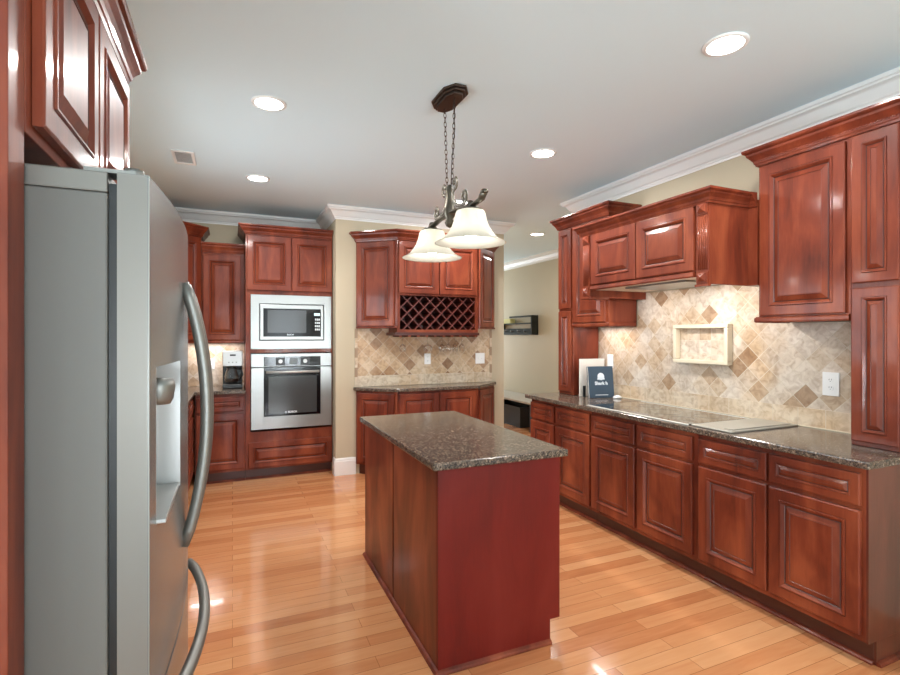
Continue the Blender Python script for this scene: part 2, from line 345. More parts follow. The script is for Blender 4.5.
struct(MB().box(XH, XH+.1, YR, 1.25, 0, H).box(XH, XH+.1, 2.75, 10, 0, H).box(XH, XH+.1, 1.25, 2.75, 0, .6).box(XH, XH+.1, 1.25, 2.75, 2.4, H).build('wall_hall', PAINT))
win_yz(XH, 1.25, 2.75, .6, 2.4, 9, -1)  # added, unseen hallway window for fill light
struct(MB().box(3.0, 3.3, 10, 10.1, 0, H).box(4.4, XH, 10, 10.1, 0, H).box(3.3, 4.4, 10, 10.1, 0, .6).box(3.3, 4.4, 10, 10.1, 2.4, H).build('wall_end', PAINT))
wr = MB(); xs = XLL
for wx, ww in WINS:
    wr.box(xs, wx-ww/2, YR-.1, YR, 0, H); wr.box(wx-ww/2, wx+ww/2, YR-.1, YR, 0, .5); wr.box(wx-ww/2, wx+ww/2, YR-.1, YR, 2.4, H); xs = wx+ww/2
wr.box(xs, XH, YR-.1, YR, 0, H); struct(wr.build('wall_rear', PAINT))
wl = MB(); ys = YR
for wy in (-2.6, -.95):
    wl.box(XLL-.1, XLL, ys, wy-.55, 0, H); wl.box(XLL-.1, XLL, wy-.55, wy+.55, 0, .5); wl.box(XLL-.1, XLL, wy-.55, wy+.55, 2.4, H); ys = wy+.55
wl.box(XLL-.1, XLL, ys, 1.06, 0, H); struct(wl.build('wall_side', PAINT))
k = 1
for wx, ww in WINS:  # unseen windows behind the camera, added as openings for the fill light
    wf = MB(); a, b = wx-ww/2, wx+ww/2
    for q in (a, b-.05): wf.box(q, q+.05, YR+.001, YR+.05, .5, 2.4)
    for q in (.5, 1.42, 2.35): wf.box(a, b, YR+.001, YR+.05, q, q+.05)
    for i in (1, 2, 3): wf.box(a+ww*i/4-.009, a+ww*i/4+.009, YR+.035, YR+.05, .5, 2.4)
    for i in range(1, 6): wf.box(a, b, YR+.035, YR+.05, .5+1.9*i/6-.009, .5+1.9*i/6+.009)
    o = struct(wf.build('window_%d' % k, WHITE)); B(a+.01, b-.01, YR-.06, YR-.055, .51, 2.39).build('pane', GLASS, o); k += 1
for wy in (-2.6, -.95):  # unseen side windows, added for the fill light
    wf = MB(); a, b = wy-.55, wy+.55
    for q in (a, b-.05): wf.box(XLL+.001, XLL+.05, q, q+.05, .5, 2.4)
    for q in (.5, 1.42, 2.35): wf.box(XLL+.001, XLL+.05, a, b, q, q+.05)
    o = struct(wf.build('window_%d' % k, WHITE)); B(XLL-.06, XLL-.055, a+.01, b-.01, .51, 2.39).build('pane', GLASS, o); k += 1

def room_crown(path, name):
    z1 = H; pf = [(0, H-.125), (.006, H-.125), (.008, H-.112), (.016, H-.108), (.018, H-.1), (.03, H-.092), (.046, H-.07), (.062, H-.046), (.07, H-.04), (.088, H-.034), (.09, H-.026), (.1, H-.02), (.102, H), (0, H)]
    return struct(MB().sweep(path, pf).build(name, WHITE))
room_crown([(XL, 1.2), (XL, YB), (.99, YB), (.99, YC), (3.0, YC), (3.0, 10), (XH, 10), (XH, 4.2)], 'trim_1')
room_crown([(XR+.14, 0), (XR+.14, 4.14), (XR, 4.14), (XR, YR)], 'trim_2')
BASEP = [(0, 0.001), (.016, 0.001), (.016, .145), (.012, .155), (.012, .165), (.006, .178), (0, .18)]
struct(MB().sweep([(.99, 5.385), (.99, YC), (1.2, YC)], BASEP).build('baseboard_bar', WHITE))
struct(MB().sweep([(2.9, YC), (3.0, YC), (3.0, 9.9)], BASEP).build('baseboard_passage', WHITE))
struct(MB().sweep([(XH, 9.99), (XH, 0)], BASEP).build('baseboard_hall', WHITE))

# ------------------------------------------------------------------ cabinets
def base_cab(loc, rz, w, label, depth=.6, units=2, margin=.012, st3=False, spans=None):
    t = thing('base_cabinet', label, 'cabinet', loc, rz)
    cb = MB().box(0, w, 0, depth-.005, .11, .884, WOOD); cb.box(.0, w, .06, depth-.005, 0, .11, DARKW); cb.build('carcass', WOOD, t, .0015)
    uw = (w-margin)/units
    for i in range(units):
        a = margin/2+i*uw+.005; b = margin/2+(i+1)*uw-.005
        if spans: a, b = spans[i]
        if st3:
            for z0, z1 in ((.14, .4), (.42, .69), (.712, .855)): raised(a, b, z0, z1, 'drawer', t, st=.034)
        else:
            raised(a, b, .712, .855, 'drawer', t, st=.036); raised(a, b, .14, .69, 'door', t)
    MB().sweep([(w, .06), (0, .06)][::-1], SHOE, WOOD).build('toe_molding', WOOD, t)
    return t
# right run: local x runs from the hallway end towards the camera
RZ = -PI/2
XF = 2.56
base_cab((XF, 3.99, 0), RZ, .849, 'cherry base cabinet at the hallway end of the right counter', spans=[(.008, .372), (.398, .842)])
base_cab((XF, 3.139, 0), RZ, .974, 'middle cherry base cabinet under the glass cooktop', spans=[(.012, .466), (.492, .94)])
cc = base_cab((XF, 2.163, 0), RZ, .864, 'nearest cherry base cabinet with the exposed glossy end panel', spans=[(.01, .424), (.438, .848)])
GLOSSW = wood('glossy_end_wood', (70, 28, 20), (88, 38, 28), (104, 50, 38), .3, .9)
B(.8645, .873, .0, .595, .11, .884).build('end_panel', GLOSSW, cc); B(.8645, .873, .06, .595, 0.001, .109).build('end_panel', GLOSSW, cc)
MB().sweep([(.873, .06), (.873, .59)], SHOE, WOOD).build('toe_molding', WOOD, cc)

def slab(poly, z0, z1, name, label, cat='countertop'):
    o = MB().prism(poly, z0, z1).build(name, GRAN, None, .007, 3); return tag(o, label, cat)
slab([(2.508, 1.262), (3.152, 1.262), (3.152, 4.03), (2.508, 4.03)], .885, .92, 'countertop', 'long dark speckled granite counter along the right wall')

def wall_cab(name, loc, rz, w, z0, z1, doors, label, depth=.33, rail=True, railside=(0, 0), group=None):
    t = thing(name, label, 'cabinet', loc, rz, group)
    B(0, w, 0, depth-.003, z0, z1).build('carcass', WOOD, t, .0015)
    for a, b, c, d in doors: raised(a, b, c, d, 'door', t)
    if rail: 
        path = [(0, 0), (w, 0)]
        if railside[0]: path = [(0, depth-.02)] + path
        if railside[1]: path = path + [(w, depth-.02)]
        MB().sweep(path, RAIL(z0-.004, z0+.03), WOOD).build('light_rail', WOOD, t)
    return t
UX = 2.85
# far end tower + upper
wall_cab('counter_cabinet', (UX, 3.965, 0), RZ, .213, .921, 2.475, [(.012, .2, .95, 1.69), (.012, .2, 1.715, 2.445)], 'tall narrow cherry cabinet on the counter beside the propped book', .292, rail=False)
wall_cab('upper_cabinet', (UX, 3.75, 0), RZ, .472, 1.545, 2.475, [(.01, .45, 1.58, 2.445)], 'cherry wall cabinet between the range hood and the hallway', .3, railside=(0, 1))
c1 = crown_mb([(UX+.29, 3.967), (UX-.001, 3.967), (UX-.001, 3.277), (UX+.29, 3.277)], 2.462, 2.56, .064).build('crown_molding', WOOD); tag(c1, 'cherry crown molding on the cabinets at the hallway end', 'crown molding')
# near end
wall_cab('upper_cabinet', (UX, 1.992, 0), RZ, .479, 1.545, 2.475, [(.018, .462, 1.58, 2.445)], 'cherry wall cabinet with a wide door right of the range hood', .3, railside=(1, 0))
wall_cab('counter_cabinet', (UX, 1.511, 0), RZ, .222, .921, 2.475, [(.008, .206, .945, 1.70), (.008, .206, 1.725, 2.455)], 'tall narrow cherry cabinet at the camera end of the counter', .292, rail=False)
c2 = crown_mb([(UX+.29, 1.994), (UX-.001, 1.994), (UX-.001, 1.287), (UX+.29, 1.287)], 2.462, 2.56, .064)
rp = MB()
for i in range(46):
    y = 1.985-i*.0152; rp.tube([(UX-.021, y, 2.486), (UX-.021, y-.009, 2.494)], .004, WOOD, 5)
o = c2.build('crown_molding', WOOD); tag(o, 'cherry crown molding with rope detail on the nearest right cabinets', 'crown molding'); rp.build('rope_trim', WOOD, o)

# range hood : local frame, x from far (3.27) to near, front at X=2.53
hd = thing('range_hood', 'cherry wood range hood cabinet over the glass cooktop', 'range hood', (2.53, 3.262, 0), RZ)
hw = 1.262      # total incl. fillers; body x .07 .. 1.202
L0, L1 = .065, 1.202
D = .62
B(L0, L0+.02, .0, D, 1.765, 2.27).build('side_panel', WOOD, hd, .001); B(L1-.02, L1, .0, D, 1.765, 2.27).build('side_panel', WOOD, hd, .001)
B(L0+.021, L1-.021, .001, .02, 1.815, 2.27).build('face_frame', WOOD, hd); B(L0+.021, L1-.021, .021, D, 2.25, 2.27).build('top_panel', WOOD, hd)
MB().sweep([(L0+.1, 0), (L1-.1, 0)], [(0, 1.812), (.02, 1.812), (.024, 1.82), (.02, 1.84), (.01, 1.846), (0, 1.846)], WOOD).build('bottom_rail', WOOD, hd)
MB().box(L0+.021, L1-.021, .04, D-.02, 1.825, 1.85).build('liner', LIGHTW, hd)
MB().box(L0+.3, L1-.3, .14, .5, 1.812, 1.826).build('vent_insert', STEEL, hd, .002)
MB().box(L0-.012, L0+.1, -.016, .16, 1.748, 1.764, WOOD).build('corbel_foot', WOOD, hd, .002)
raised(L0+.102, (L0+L1)/2-.004, 1.852, 2.235, 'door', hd); raised((L0+L1)/2+.004, L1-.102, 1.852, 2.235, 'door', hd)
for a in (L0, L1-.085):
    p = MB().box(a, a+.085, -.012, -.001, 1.765, 2.245, WOOD)
    for j in range(5): 
        x = a+.0145+j*.014; p.tube([(x, -.012, 1.85), (x, -.012, 2.165)], .0048, WOOD, 8)
    for z in (1.772, 2.175):
        p.box(a+.006, a+.079, -.020, -.012, z, z+.066, WOOD)
        p.rings([(a+.016, a+.069, z+.008, z+.058, -.020), (a+.018, a+.067, z+.01, z+.056, -.026), (a+.040, a+.045, z+.031, z+.035, -.036)], [WOOD, WOOD, WOOD])
    p.box(a-.004, a+.089, -.022, -.001, 1.752, 1.766, WOOD)
    p.build('pilaster', WOOD, hd)
# fillers flush with wall cabinets (front at X=2.85 -> local y .32)
B(.001, L0-.001, .32, D, 1.765, 2.27).build('filler_panel', WOOD, hd); B(L1+.001, hw-.001, .32, D, 1.765, 2.27).build('filler_panel', WOOD, hd)
crown_mb([(.0, .32), (L0, .32), (L0, -.012), (L1, -.012), (L1, .32), (hw-.001, .32)], 2.232, 2.312, .055).build('hood_crown', WOOD, hd)
MB().box(L0, L1, .0, D, 2.271, 2.285).build('top_cover', WOOD, hd)
area('hood_lamp', (2.80, 2.38, 1.80), (0, math.radians(-12), 0), .08, .08, 2.4, (1, .96, .9), 'DISK')
area('hood_lamp', (2.80, 2.95, 1.80), (0, math.radians(-12), 0), .08, .08, 1.2, (1, .96, .9), 'DISK')

# backsplash right
bs = thing('tile_backsplash', 'diamond-laid travertine backsplash behind the cooktop', 'backsplash', (XR-.0095, 3.97, 0), RZ)
MB().prism_xz([(.0, .921+.112), (2.69, .921+.112), (2.69, 1.542), (1.98, 1.542), (1.98, 1.77), (1.91, 1.77), (1.91, 1.82), (.78, 1.82), (.78, 1.77), (.70, 1.77), (.70, 1.542), (0, 1.542)], 0, .009).build('diamond_tiles', TILE, bs)
B(0, 2.69, -.002, .009, .921+.006, 1.033).build('bottom_tile_row', ROWT, bs)
B(0, 2.69, -.006, .009, .921, .927).build('caulk_line', CREAM, bs)
nf = thing('wall_niche_box', 'framed cream tile box shelf projecting from the backsplash', 'niche', (XR-.0115, 2.85, 1.262), RZ)
f = MB(); nw, nh = .462, .285
for a in ((0, nw, 0, .028), (0, nw, nh-.028, nh), (0, .028, .0285, nh-.0285), (nw-.028, nw, .0285, nh-.0285)): f.box(a[0], a[1], -.052, .0, a[2], a[3], CREAM)
f.build('frame', CREAM, nf, .004); B(.028, nw-.028, -.008, 0, .028, nh-.028).build('back_tiles', NICHET, nf)

def outlet(loc, rz, wd, ht, label, cat='outlet', gang=1, kind='outlet', name='wall_outlet'):
    t = thing(name, label, cat, loc, rz)
    MB().box(-wd/2, wd/2, -.006, 0, -ht/2, ht/2).build('cover_plate', WHITEP, t, .002)
    for g in range(gang):
        cx = (g-(gang-1)/2)*.046
        if kind == 'outlet' or (kind == 'mixed' and g == 0):
            for s in (-1, 1):
                r = MB().cyl_y(cx, s*.022, -.0085, -.006, .016, WHITEP)
                for q in (-.006, .006): r.box(cx+q-.0012, cx+q+.0012, -.009, -.0084, s*.022, s*.022+.008, BLACKP)
                r.cyl_y(cx, s*.022-.007, -.009, -.0084, .002, BLACKP, 10); r.build('socket', WHITEP, t)
        else:
            MB().box(cx-.006, cx+.006, -.016, -.006, -.008, .012, WHITEP).build('toggle', WHITEP, t, .001)
    return t
outlet((XR-.0115, 1.771, 1.188), RZ, .088, .135, 'large white wall outlet beside the tall cabinet near the camera')

# cooktop
ct = thing('glass_cooktop', 'black glass cooktop set into the long right counter', 'cooktop', (2.52, 3.16, .9205), RZ)
B(0, .93, .03, .56, 0, .005).build('glass_top', CERAN, ct, .002)
B(-.004, .935, .014, .0295, 0, .007).build('front_trim', TRIMM, ct, .002); B(-.004, .94, .5605, .572, 0, .007).build('rear_trim', TRIMM, ct, .002)
cr = MB()
for cx, cy, r in ((.22, .17, .09), (.22, .41, .075), (.5, .29, .12), (.76, .17, .075), (.76, .41, .09)):
    cr.tube([(cx+r*math.cos(q*PI/16), cy+r*math.sin(q*PI/16), .0052) for q in range(32)], .0006, None, 4, True)
cr.build('burner_rings', mat('burner_ring_grey', (96, 94, 92), .4), ct)
dv = thing('downdraft_vent', 'silver downdraft vent strip at the near end of the cooktop', 'vent', (2.53, 2.21, .9205), RZ)
MB().box(0, .27, .02, .6, 0, .010).build('vent_cover', VENTM, dv, .004); MB().box(.19, .25, .06, .56, .0101, .016).build('lift_panel', VENTM, dv, .003)

# book stand group
bk = thing('navy_book', 'dark blue book with white emblem leaning on the counter', 'book', (2.968, 3.51, .921), 0)
bk.rotation_euler = (math.radians(-7), 0, math.radians(-12))
B(-.118, .118, -.012, -.008, 0, .275).build('front_cover', NAVY, bk, .001); B(-.114, .112, -.008, .010, .003, .271).build('page_block', PAGES, bk); B(-.118, .118, .010, .013, 0, .275).build('back_cover', NAVY, bk)
text('Shark h', .04, (0, -.0128, .125), (PI/2, 0, 0), WPRINT, 'cover_title', bk, bold=.0015)
em = MB().cyl_y(0, .185, -.0131, -.0121, .032, WPRINT); em.box(-.034, .034, -.0131, -.0121, .158, .172, WPRINT); em.build('cover_emblem', WPRINT, bk)
B(-.06, .06, -.0131, -.0121, .022, .027).build('cover_line', WPRINT, bk)
bd = MB().box(-.15, .13, 0, .006, 0, .335).build('white_board', mat('off_white_card', (226, 218, 208), .5)); bd.location = (3.0, 3.66, .921); bd.rotation_euler = (0, 0, 0); tag(bd, 'off-white card standing behind the dark blue book', 'card')
pf_ = B(-.012, .012, -.006, .006, .0, .10).build('phone', BLACKP, None, .002); pf_.location = (2.862, 3.61, .921); tag(pf_, 'small black upright gadget at the edge of the card', 'gadget')
ms = MB().lathe([(.0, 0), (.03, 0), (.036, .008), (.03, .02), (.014, .027), (0, .028)], m=WHITEP); mo = ms.build('white_holder', WHITEP); mo.scale = (1.2, .8, 1); mo.location = (3.065, 3.42, .921); tag(mo, 'small white rounded holder in front of the dark blue book', 'holder')
so = outlet((XR-.0115, 3.60, 1.235), RZ, .075, .12, 'white wall switch plate beside the dark blue book', 'switch', 1, 'switch', 'wall_switch')

# ------------------------------------------------------------------ island
isl = thing('kitchen_island', 'red-brown cherry island base in the middle of the floor', 'island', (.815, 2.01, 0))
IW, IL = .64, 1.30; GAPY = .652
b = MB().box(.006, IW-.03, .021, IL, .11, .884, WOODI); b.box(.006, IW-.06, .021, IL, 0, .11, WOODI); b.build('carcass', WOODI, isl)
MB().prism_xz([(0, 0.001), (IW-.062, 0.001), (IW-.062, .11), (IW-.008, .11), (IW-.008, .884), (0, .884)], 0, .02).build('end_panel', WOODI, isl, .001)
B(.0, .0055, .0215, GAPY-.001, 0.001, .884).build('side_panel', WOOD, isl, .001); B(.000, .0055, GAPY+.019, IL, .001, .884).build('side_panel', WOOD, isl, .001)
B(.0045, .0055, GAPY-.0005, GAPY+.0185, .001, .884).build('panel_gap', BLACKV, isl)
# aisle side doors (face +x)
def side_door(y0, y1, z0, z1, name):
    o = raised(y0, y1, z0, z1, name, isl, W=WOODI); o.rotation_euler = (0, 0, PI/2); o.location = (IW-.029, 0, 0)
    return o
for y0, y1 in ((.03, .65), (.66, 1.28)):
    side_door(y0, y1, .71, .855, 'drawer'); side_door(y0, y1, .13, .69, 'door')
MB().sweep([(0, IL), (0, 0), (IW-.062, 0)][::-1], [(-o, z) for o, z in SHOE], WOOD).build('floor_molding', WOOD, isl)
tag(MB().prism([(.785, 1.985), (1.482, 1.985), (1.482, 3.345), (.785, 3.345)], .8855, .92).build('island_countertop', GRAN, None, .008, 3), 'rectangular brown granite slab on top of the island', 'countertop')

# ------------------------------------------------------------------ oven tower
YT = 5.45
ot = thing('oven_cabinet', 'tall cherry cabinet tower holding the microwave and wall oven', 'cabinet', (.122, YT, 0))
tw = .862
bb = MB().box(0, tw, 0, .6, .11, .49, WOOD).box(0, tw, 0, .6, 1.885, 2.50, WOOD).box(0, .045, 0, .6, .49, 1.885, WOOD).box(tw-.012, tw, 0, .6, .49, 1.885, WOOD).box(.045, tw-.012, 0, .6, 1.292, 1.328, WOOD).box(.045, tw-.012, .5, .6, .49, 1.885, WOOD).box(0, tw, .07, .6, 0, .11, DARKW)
bb.build('carcass', WOOD, ot)
raised(.012, .438, 1.925, 2.478, 'door', ot); raised(.446, tw-.006, 1.925, 2.478, 'door', ot)
raised(.026, tw-.008, .128, .385, 'drawer', ot, st=.046)
MB().sweep([(0, .07), (tw, .07)], SHOE, WOOD).build('toe_molding', WOOD, ot)
crown_mb([(0, .59), (0, -.001), (tw-.004, -.001)], 2.49, 2.585, .07).build('crown', WOOD, ot)

mw = thing('microwave', 'built-in stainless microwave above the wall oven', 'microwave', (.17, YT, 1.33))
W_, H_ = .80, .552
trm = MB().box(0, W_, -.02, 0, 0, .083, STEEL).box(0, W_, -.02, 0, H_-.088, H_, STEEL).box(0, .078, -.02, 0, .083, H_-.088, STEEL).box(W_-.075, W_, -.02, 0, .083, H_-.088, STEEL); trm.build('trim_frame', STEEL, mw)
B(.078, W_-.075, .0, .4, .083, H_-.088).build('housing', BLACKP, mw)
B(.088, W_-.085, -.024, -.001, .093, H_-.098).build('door_frame', STEEL, mw, .003)
B(.118, W_-.110, -.027, -.0245, .125, H_-.138).build('glass_front', BLACKG, mw)
B(.158, .54, -.029, -.0275, .165, H_-.155).build('window', GREYG, mw)
kp = MB()
for i in range(4):
    for j in range(3): kp.box(.63+j*.018, .642+j*.018, -.029, -.0275, .19+i*.035, .21+i*.035, SILVER)
kp.build('keypad', SILVER, mw); B(.62, .68, -.029, -.0275, .345, .372).build('display', SCREEN, mw)
text('BOSCH', .02, (.38, -.0276, .145), (PI/2, 0, 0), WPRINT, 'brand_text', mw)

ov = thing('wall_oven', 'stainless wall oven with black glass door', 'oven', (.172, YT, .515))
OW, OH = .80, .765
B(0.01, OW-.01, 0, .48, .01, OH-.01).build('housing', BLACKP, ov)
B(0, OW, -.022, -.001, OH-.132, OH).build('control_panel_frame', STEEL, ov, .002)
B(.12, OW-.115, -.0245, -.0225, OH-.127, OH-.03).build('control_panel', BLACKG, ov)
for x in (.28, .525):
    MB().box(x-.045, x+.045, -.0255, -.0246, OH-.12, OH-.04, BLACKP).build('knob_plate', BLACKP, ov)
    MB().cyl_y(x, OH-.078, -.05, -.0257, .02, SILVER).build('knob', SILVER, ov, .002)
B(.37, .45, -.026, -.0246, OH-.11, OH-.045).build('display', mat('grey_lcd', (92, 98, 98), .3), ov)
dr = MB(); dz = OH-.142
dr.box(0, .12, -.03, -.001, 0, dz, STEEL).box(OW-.115, OW, -.03, -.001, 0, dz, STEEL).box(.12, OW-.115, -.03, -.001, 0, .125, STEEL)
dr.build('door', STEEL, ov, .001)
B(.121, OW-.116, -.029, -.001, .126, dz).build('door_glass', BLACKG, ov)
B(.165, OW-.155, -.031, -.0295, .15, dz-.09).build('oven_window', GREYG, ov)
MB().tube([(.14, -.062, dz-.045), (OW-.135, -.062, dz-.045)], .013, SILVER, 14).tube([(.16, -.03, dz-.045), (.16, -.062, dz-.045)], .008, SILVER).tube([(OW-.155, -.03, dz-.045), (OW-.155, -.062, dz-.045)], .008, SILVER).build('handle', HANDLE, ov)
text('BOSCH', .027, (.40, -.0315, .163), (PI/2, 0, 0), WPRINT, 'brand_text', ov, bold=.0006)
MB().tube([(.335+.009*math.cos(q*PI/8), -.0315, .163+.009*math.sin(q*PI/8)) for q in range(16)], .0016, WPRINT, 6, True).build('brand_mark', WPRINT, ov)

# back left corner
base_cab((-.335, YT, 0), 0, .455, 'cherry base cabinet under the coffee maker', units=1)
for y0, y1, lb in ((2.12, 3.2, 'cherry drawer cabinet on the left wall just past the fridge'), (3.21, 4.3, 'middle cherry drawer cabinet on the left wall'), (4.31, 5.40, 'cherry drawer cabinet in the back left corner')):
    base_cab((-.365, y0, 0), PI/2, y1-y0, lb, units=2, st3=True)
slab([(-.335, 2.1), (-.335, 5.42), (.12, 5.42), (.12, 6.048), (-.975, 6.048), (-.975, 2.1)][::-1], .885, .92, 'countertop', 'dark granite counter under the coffee maker in the back left corner')
bs2 = thing('tile_backsplash', 'pale travertine backsplash behind the coffee maker', 'backsplash', (-.975, YB-.0095, 0))
B(0, 1.095, 0, .009, .921, 1.388).build('diamond_tiles', TILE, bs2)
wall_cab('upper_cabinet', (-.289, 5.73, 0), 0, .408, 1.39, 2.33, [(.012, .37, 1.42, 2.30)], 'lower cherry wall cabinet above the coffee maker')
o = crown_mb([(-.288, 5.729), (.118, 5.729)], 2.32, 2.42, .06).build('crown_molding', WOOD); tag(o, 'cherry crown molding on the wall cabinet above the coffee maker', 'crown molding')
dc = thing('corner_cabinet', 'taller diagonal cherry cabinet in the back left corner', 'cabinet', (0, 0, 0))
MB().prism([(-.977, 6.056), (-.977, 5.40), (-.62, 5.40), (-.292, 5.728), (-.292, 6.056)], 1.39, 2.49).build('carcass', WOOD, dc)
d = raised(.02, .444, 1.42, 2.46, 'door', dc); d.location = (-.62, 5.40, 0); d.rotation_euler = (0, 0, PI/4)
crown_mb([(-.97, 5.40), (-.62, 5.40), (-.292, 5.728), (-.292, 6.05)], 2.475, 2.575, .07).build('crown', WOOD, dc)
area('undercabinet_lamp', (-.2, 5.92, 1.382), (0, 0, 0), .5, .05, 1.8, (1, .95, .95))
area('undercabinet_lamp', (3.02, 3.5, 1.538), (0, 0, 0), .05, .35, 1.0, (1, .95, .95))
outlet((-.215, YB-.0105, 1.16), 0, .075, .12, 'white wall outlet left of the coffee maker')

cm = thing('coffee_maker', 'silver and black drip coffee maker on the counter', 'coffee maker', (.002, 5.72, .921))
B(-.095, .095, -.09, .15, 0, .045).build('base', BLACKP, cm, .006)
B(-.095, .095, .06, .15, .045, .385).build('water_tower', BLACKP, cm, .006)
B(-.095, .095, -.09, .058, .23, .385).build('brew_head', SILVER, cm, .006)
B(-.025, .03, -.093, -.091, .335, .352).build('display', BLACKP, cm)
for x in (-.035, 0, .035): MB().cyl_y(x, .27, -.094, -.091, .007, HANDLE).build('button', HANDLE, cm)
car = MB().lathe([(.0, .05), (.055, .05), (.066, .08), (.066, .13), (.05, .19), (.046, .205)], (-.01, -.02, 0), GLASS, cap=False).build('carafe', GLASS, cm)
MB().lathe([(0, .056), (.05, .056), (.06, .08), (.06, .095), (0, .095)], (-.01, -.02, 0)).build('coffee', mat('coffee', (40, 24, 16), .1), car)
MB().lathe([(0, .205), (.048, .205), (.048, .222), (0, .225)], (-.01, -.02, 0)).build('lid', BLACKP, car)
MB().tube([(.045, -.05, .2), (.085, -.085, .195), (.095, -.095, .14), (.06, -.065, .08)], .009, BLACKP).build('carafe_handle', BLACKP, car)

# ------------------------------------------------------------------ wine bar on wall_bar
F0, F1, YF = 1.56, 2.49, 4.96     # centre section
LX, RX = 1.205, 2.845; YW = YC-.004; SB = 5.255
def ang_cab(side, kind, label):
    t = thing('corner_'+('base' if kind == 'base' else 'upper')+'_cabinet', label, 'cabinet', (0, 0, 0))
    if side < 0: poly = [(LX, SB), (F0-.001, YF), (F0-.001, YW), (LX, YW)]; p0, p1 = Vector((LX, SB)), Vector((F0-.001, YF))
    else: poly = [(F1+.001, YF), (RX, SB), (RX, YW), (F1+.001, YW)]; p0, p1 = Vector((F1+.001, YF)), Vector((RX, SB))
    z0, z1 = (.11, .884) if kind == 'base' else (1.545, 2.465)
    m_ = MB().prism(poly, z0, z1, WOOD)
    if kind == 'base':
        sh = [(x, y) for x, y in poly]; c = Vector((sum(p[0] for p in sh)/4, YW))
        m_.prism([(c.x+(x-c.x)*.8, min(YW, y+.05)) for x, y in sh], 0, .11, DARKW)
    m_.build('carcass', WOOD, t)
    L = (p1-p0).length; a = math.atan2((p1-p0).y, (p1-p0).x)
    d = raised(.012, L-.03, z0+.02, z1-.022, 'door', t, st=.05); d.location = (p0.x, p0.y, 0); d.rotation_euler = (0, 0, a)
    if kind == 'upper': MB().sweep([p0, p1], RAIL(z0-.004, z0+.016), WOOD).build('light_rail', WOOD, t)
    return t
ang_cab(-1, 'base', 'angled cherry base cabinet at the oven side of the wine bar')
ang_cab(1, 'base', 'angled cherry base cabinet at the hallway side of the wine bar')
ang_cab(-1, 'upper', 'angled cherry wall cabinet left of the wine rack')
ang_cab(1, 'upper', 'angled cherry wall cabinet right of the wine rack')
cbx = thing('base_cabinet', 'two-door cherry base cabinet in the middle of the wine bar', 'cabinet', (F0, YF, 0))
cw = F1-F0
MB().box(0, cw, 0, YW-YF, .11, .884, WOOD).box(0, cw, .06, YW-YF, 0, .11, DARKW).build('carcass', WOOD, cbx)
raised(.012, cw/2-.003, .135, .862, 'door', cbx); raised(cw/2+.003, cw-.03, .135, .862, 'door', cbx)
slab([(1.172, YC-.006), (1.172, 5.245), (1.545, 4.922), (2.492, 4.922), (2.872, 5.245), (2.872, YC-.006)], .885, .92, 'countertop', 'small granite counter with angled ends on the wine bar')
wc = thing('wine_cabinet', 'cherry wall cabinet with two doors over a lattice wine rack', 'cabinet', (F0, YF+.01, 0))
dp = YW-YF-.018
MB().box(0, cw, 0, dp, 1.885, 2.465, WOOD).box(0, .03, 0, dp, 1.5, 1.885, WOOD).box(cw-.03, cw, 0, dp, 1.5, 1.885, WOOD).box(.03, cw-.03, dp-.02, dp, 1.5, 1.885, DARKW).box(.03, cw-.03, 0, dp-.02, 1.5, 1.53, WOOD).build('carcass', WOOD, wc)
raised(.015, cw/2-.004, 1.905, 2.445, 'door', wc); raised(cw/2+.004, cw-.012, 1.905, 2.445, 'door', wc)
lat = MB(); x0_, x1_, z0_, z1_ = .03, cw-.03, 1.53, 1.875; hh = z1_-z0_
def seg_clip(cx, s):
    pts = []
    a = Vector((cx, z0_)); bq = Vector((cx+s*hh, z1_))
    t0, t1 = 0, 1; dx = bq.x-a.x
    for lim, sg in ((x0_, 1), (x1_, -1)):
        va = (a.x-lim)*sg; vb = (bq.x-lim)*sg
        if va < 0 and vb < 0: return None
        if va < 0: t0 = max(t0, va/(va-vb))
        elif vb < 0: t1 = min(t1, va/(va-vb))
    if t1-t0 < .03: return None
    return a.lerp(bq, t0), a.lerp(bq, t1)
for s, yy in ((1, .012), (-1, .022)):
    cx = x0_-hh if s > 0 else x0_
    while cx < x1_+hh:
        g = seg_clip(cx, s)
        if g:
            a, bq = g; dvec = (bq-a).normalized(); nrm = Vector((-dvec.y, dvec.x))*.005
            q = [a-nrm, bq-nrm, bq+nrm, a+nrm]
            lat.add([(p.x, yy-.006, p.y) for p in q]+[(p.x, yy+.22, p.y) for p in q], [(0,1,2,3),(7,6,5,4),(0,4,5,1),(1,5,6,2),(2,6,7,3),(3,7,4,0)], LATW)
        cx += .128
lat.build('lattice_rack', LATW, wc)
sh = MB().box(-.03, cw+.012, -.012, dp-.01, 1.468, 1.499, DARKW)
for i in range(10): 
    sh.box(.02+i*.097, .05+i*.097, -.005, .22, 1.452, 1.468, WOOD)
sh.build('glass_holder', WOOD, wc)
o = crown_mb([(LX, YW), (LX, SB), (F0, YF), (F1, YF), (RX, SB), (RX, YW)], 2.452, 2.553, .075).build('crown_molding', WOOD); tag(o, 'cherry crown molding wrapping the wine bar wall cabinets', 'crown molding')
gp = [(.034, 0), (.034, -.003), (.004, -.008), (.0035, -.07), (.012, -.08), (.03, -.095), (.036, -.115), (.034, -.14), (.029, -.16)]
glabels = ['stemmed wine glass hanging alone at the oven end of the rack', 'wide-bowled wine glass hanging above the single outlet', 'narrow wine glass just right of the wide-bowled one', 'third wine glass from the hallway end of the wine rack', 'wine glass second from the hallway end of the rack', 'last hanging wine glass toward the hallway end']
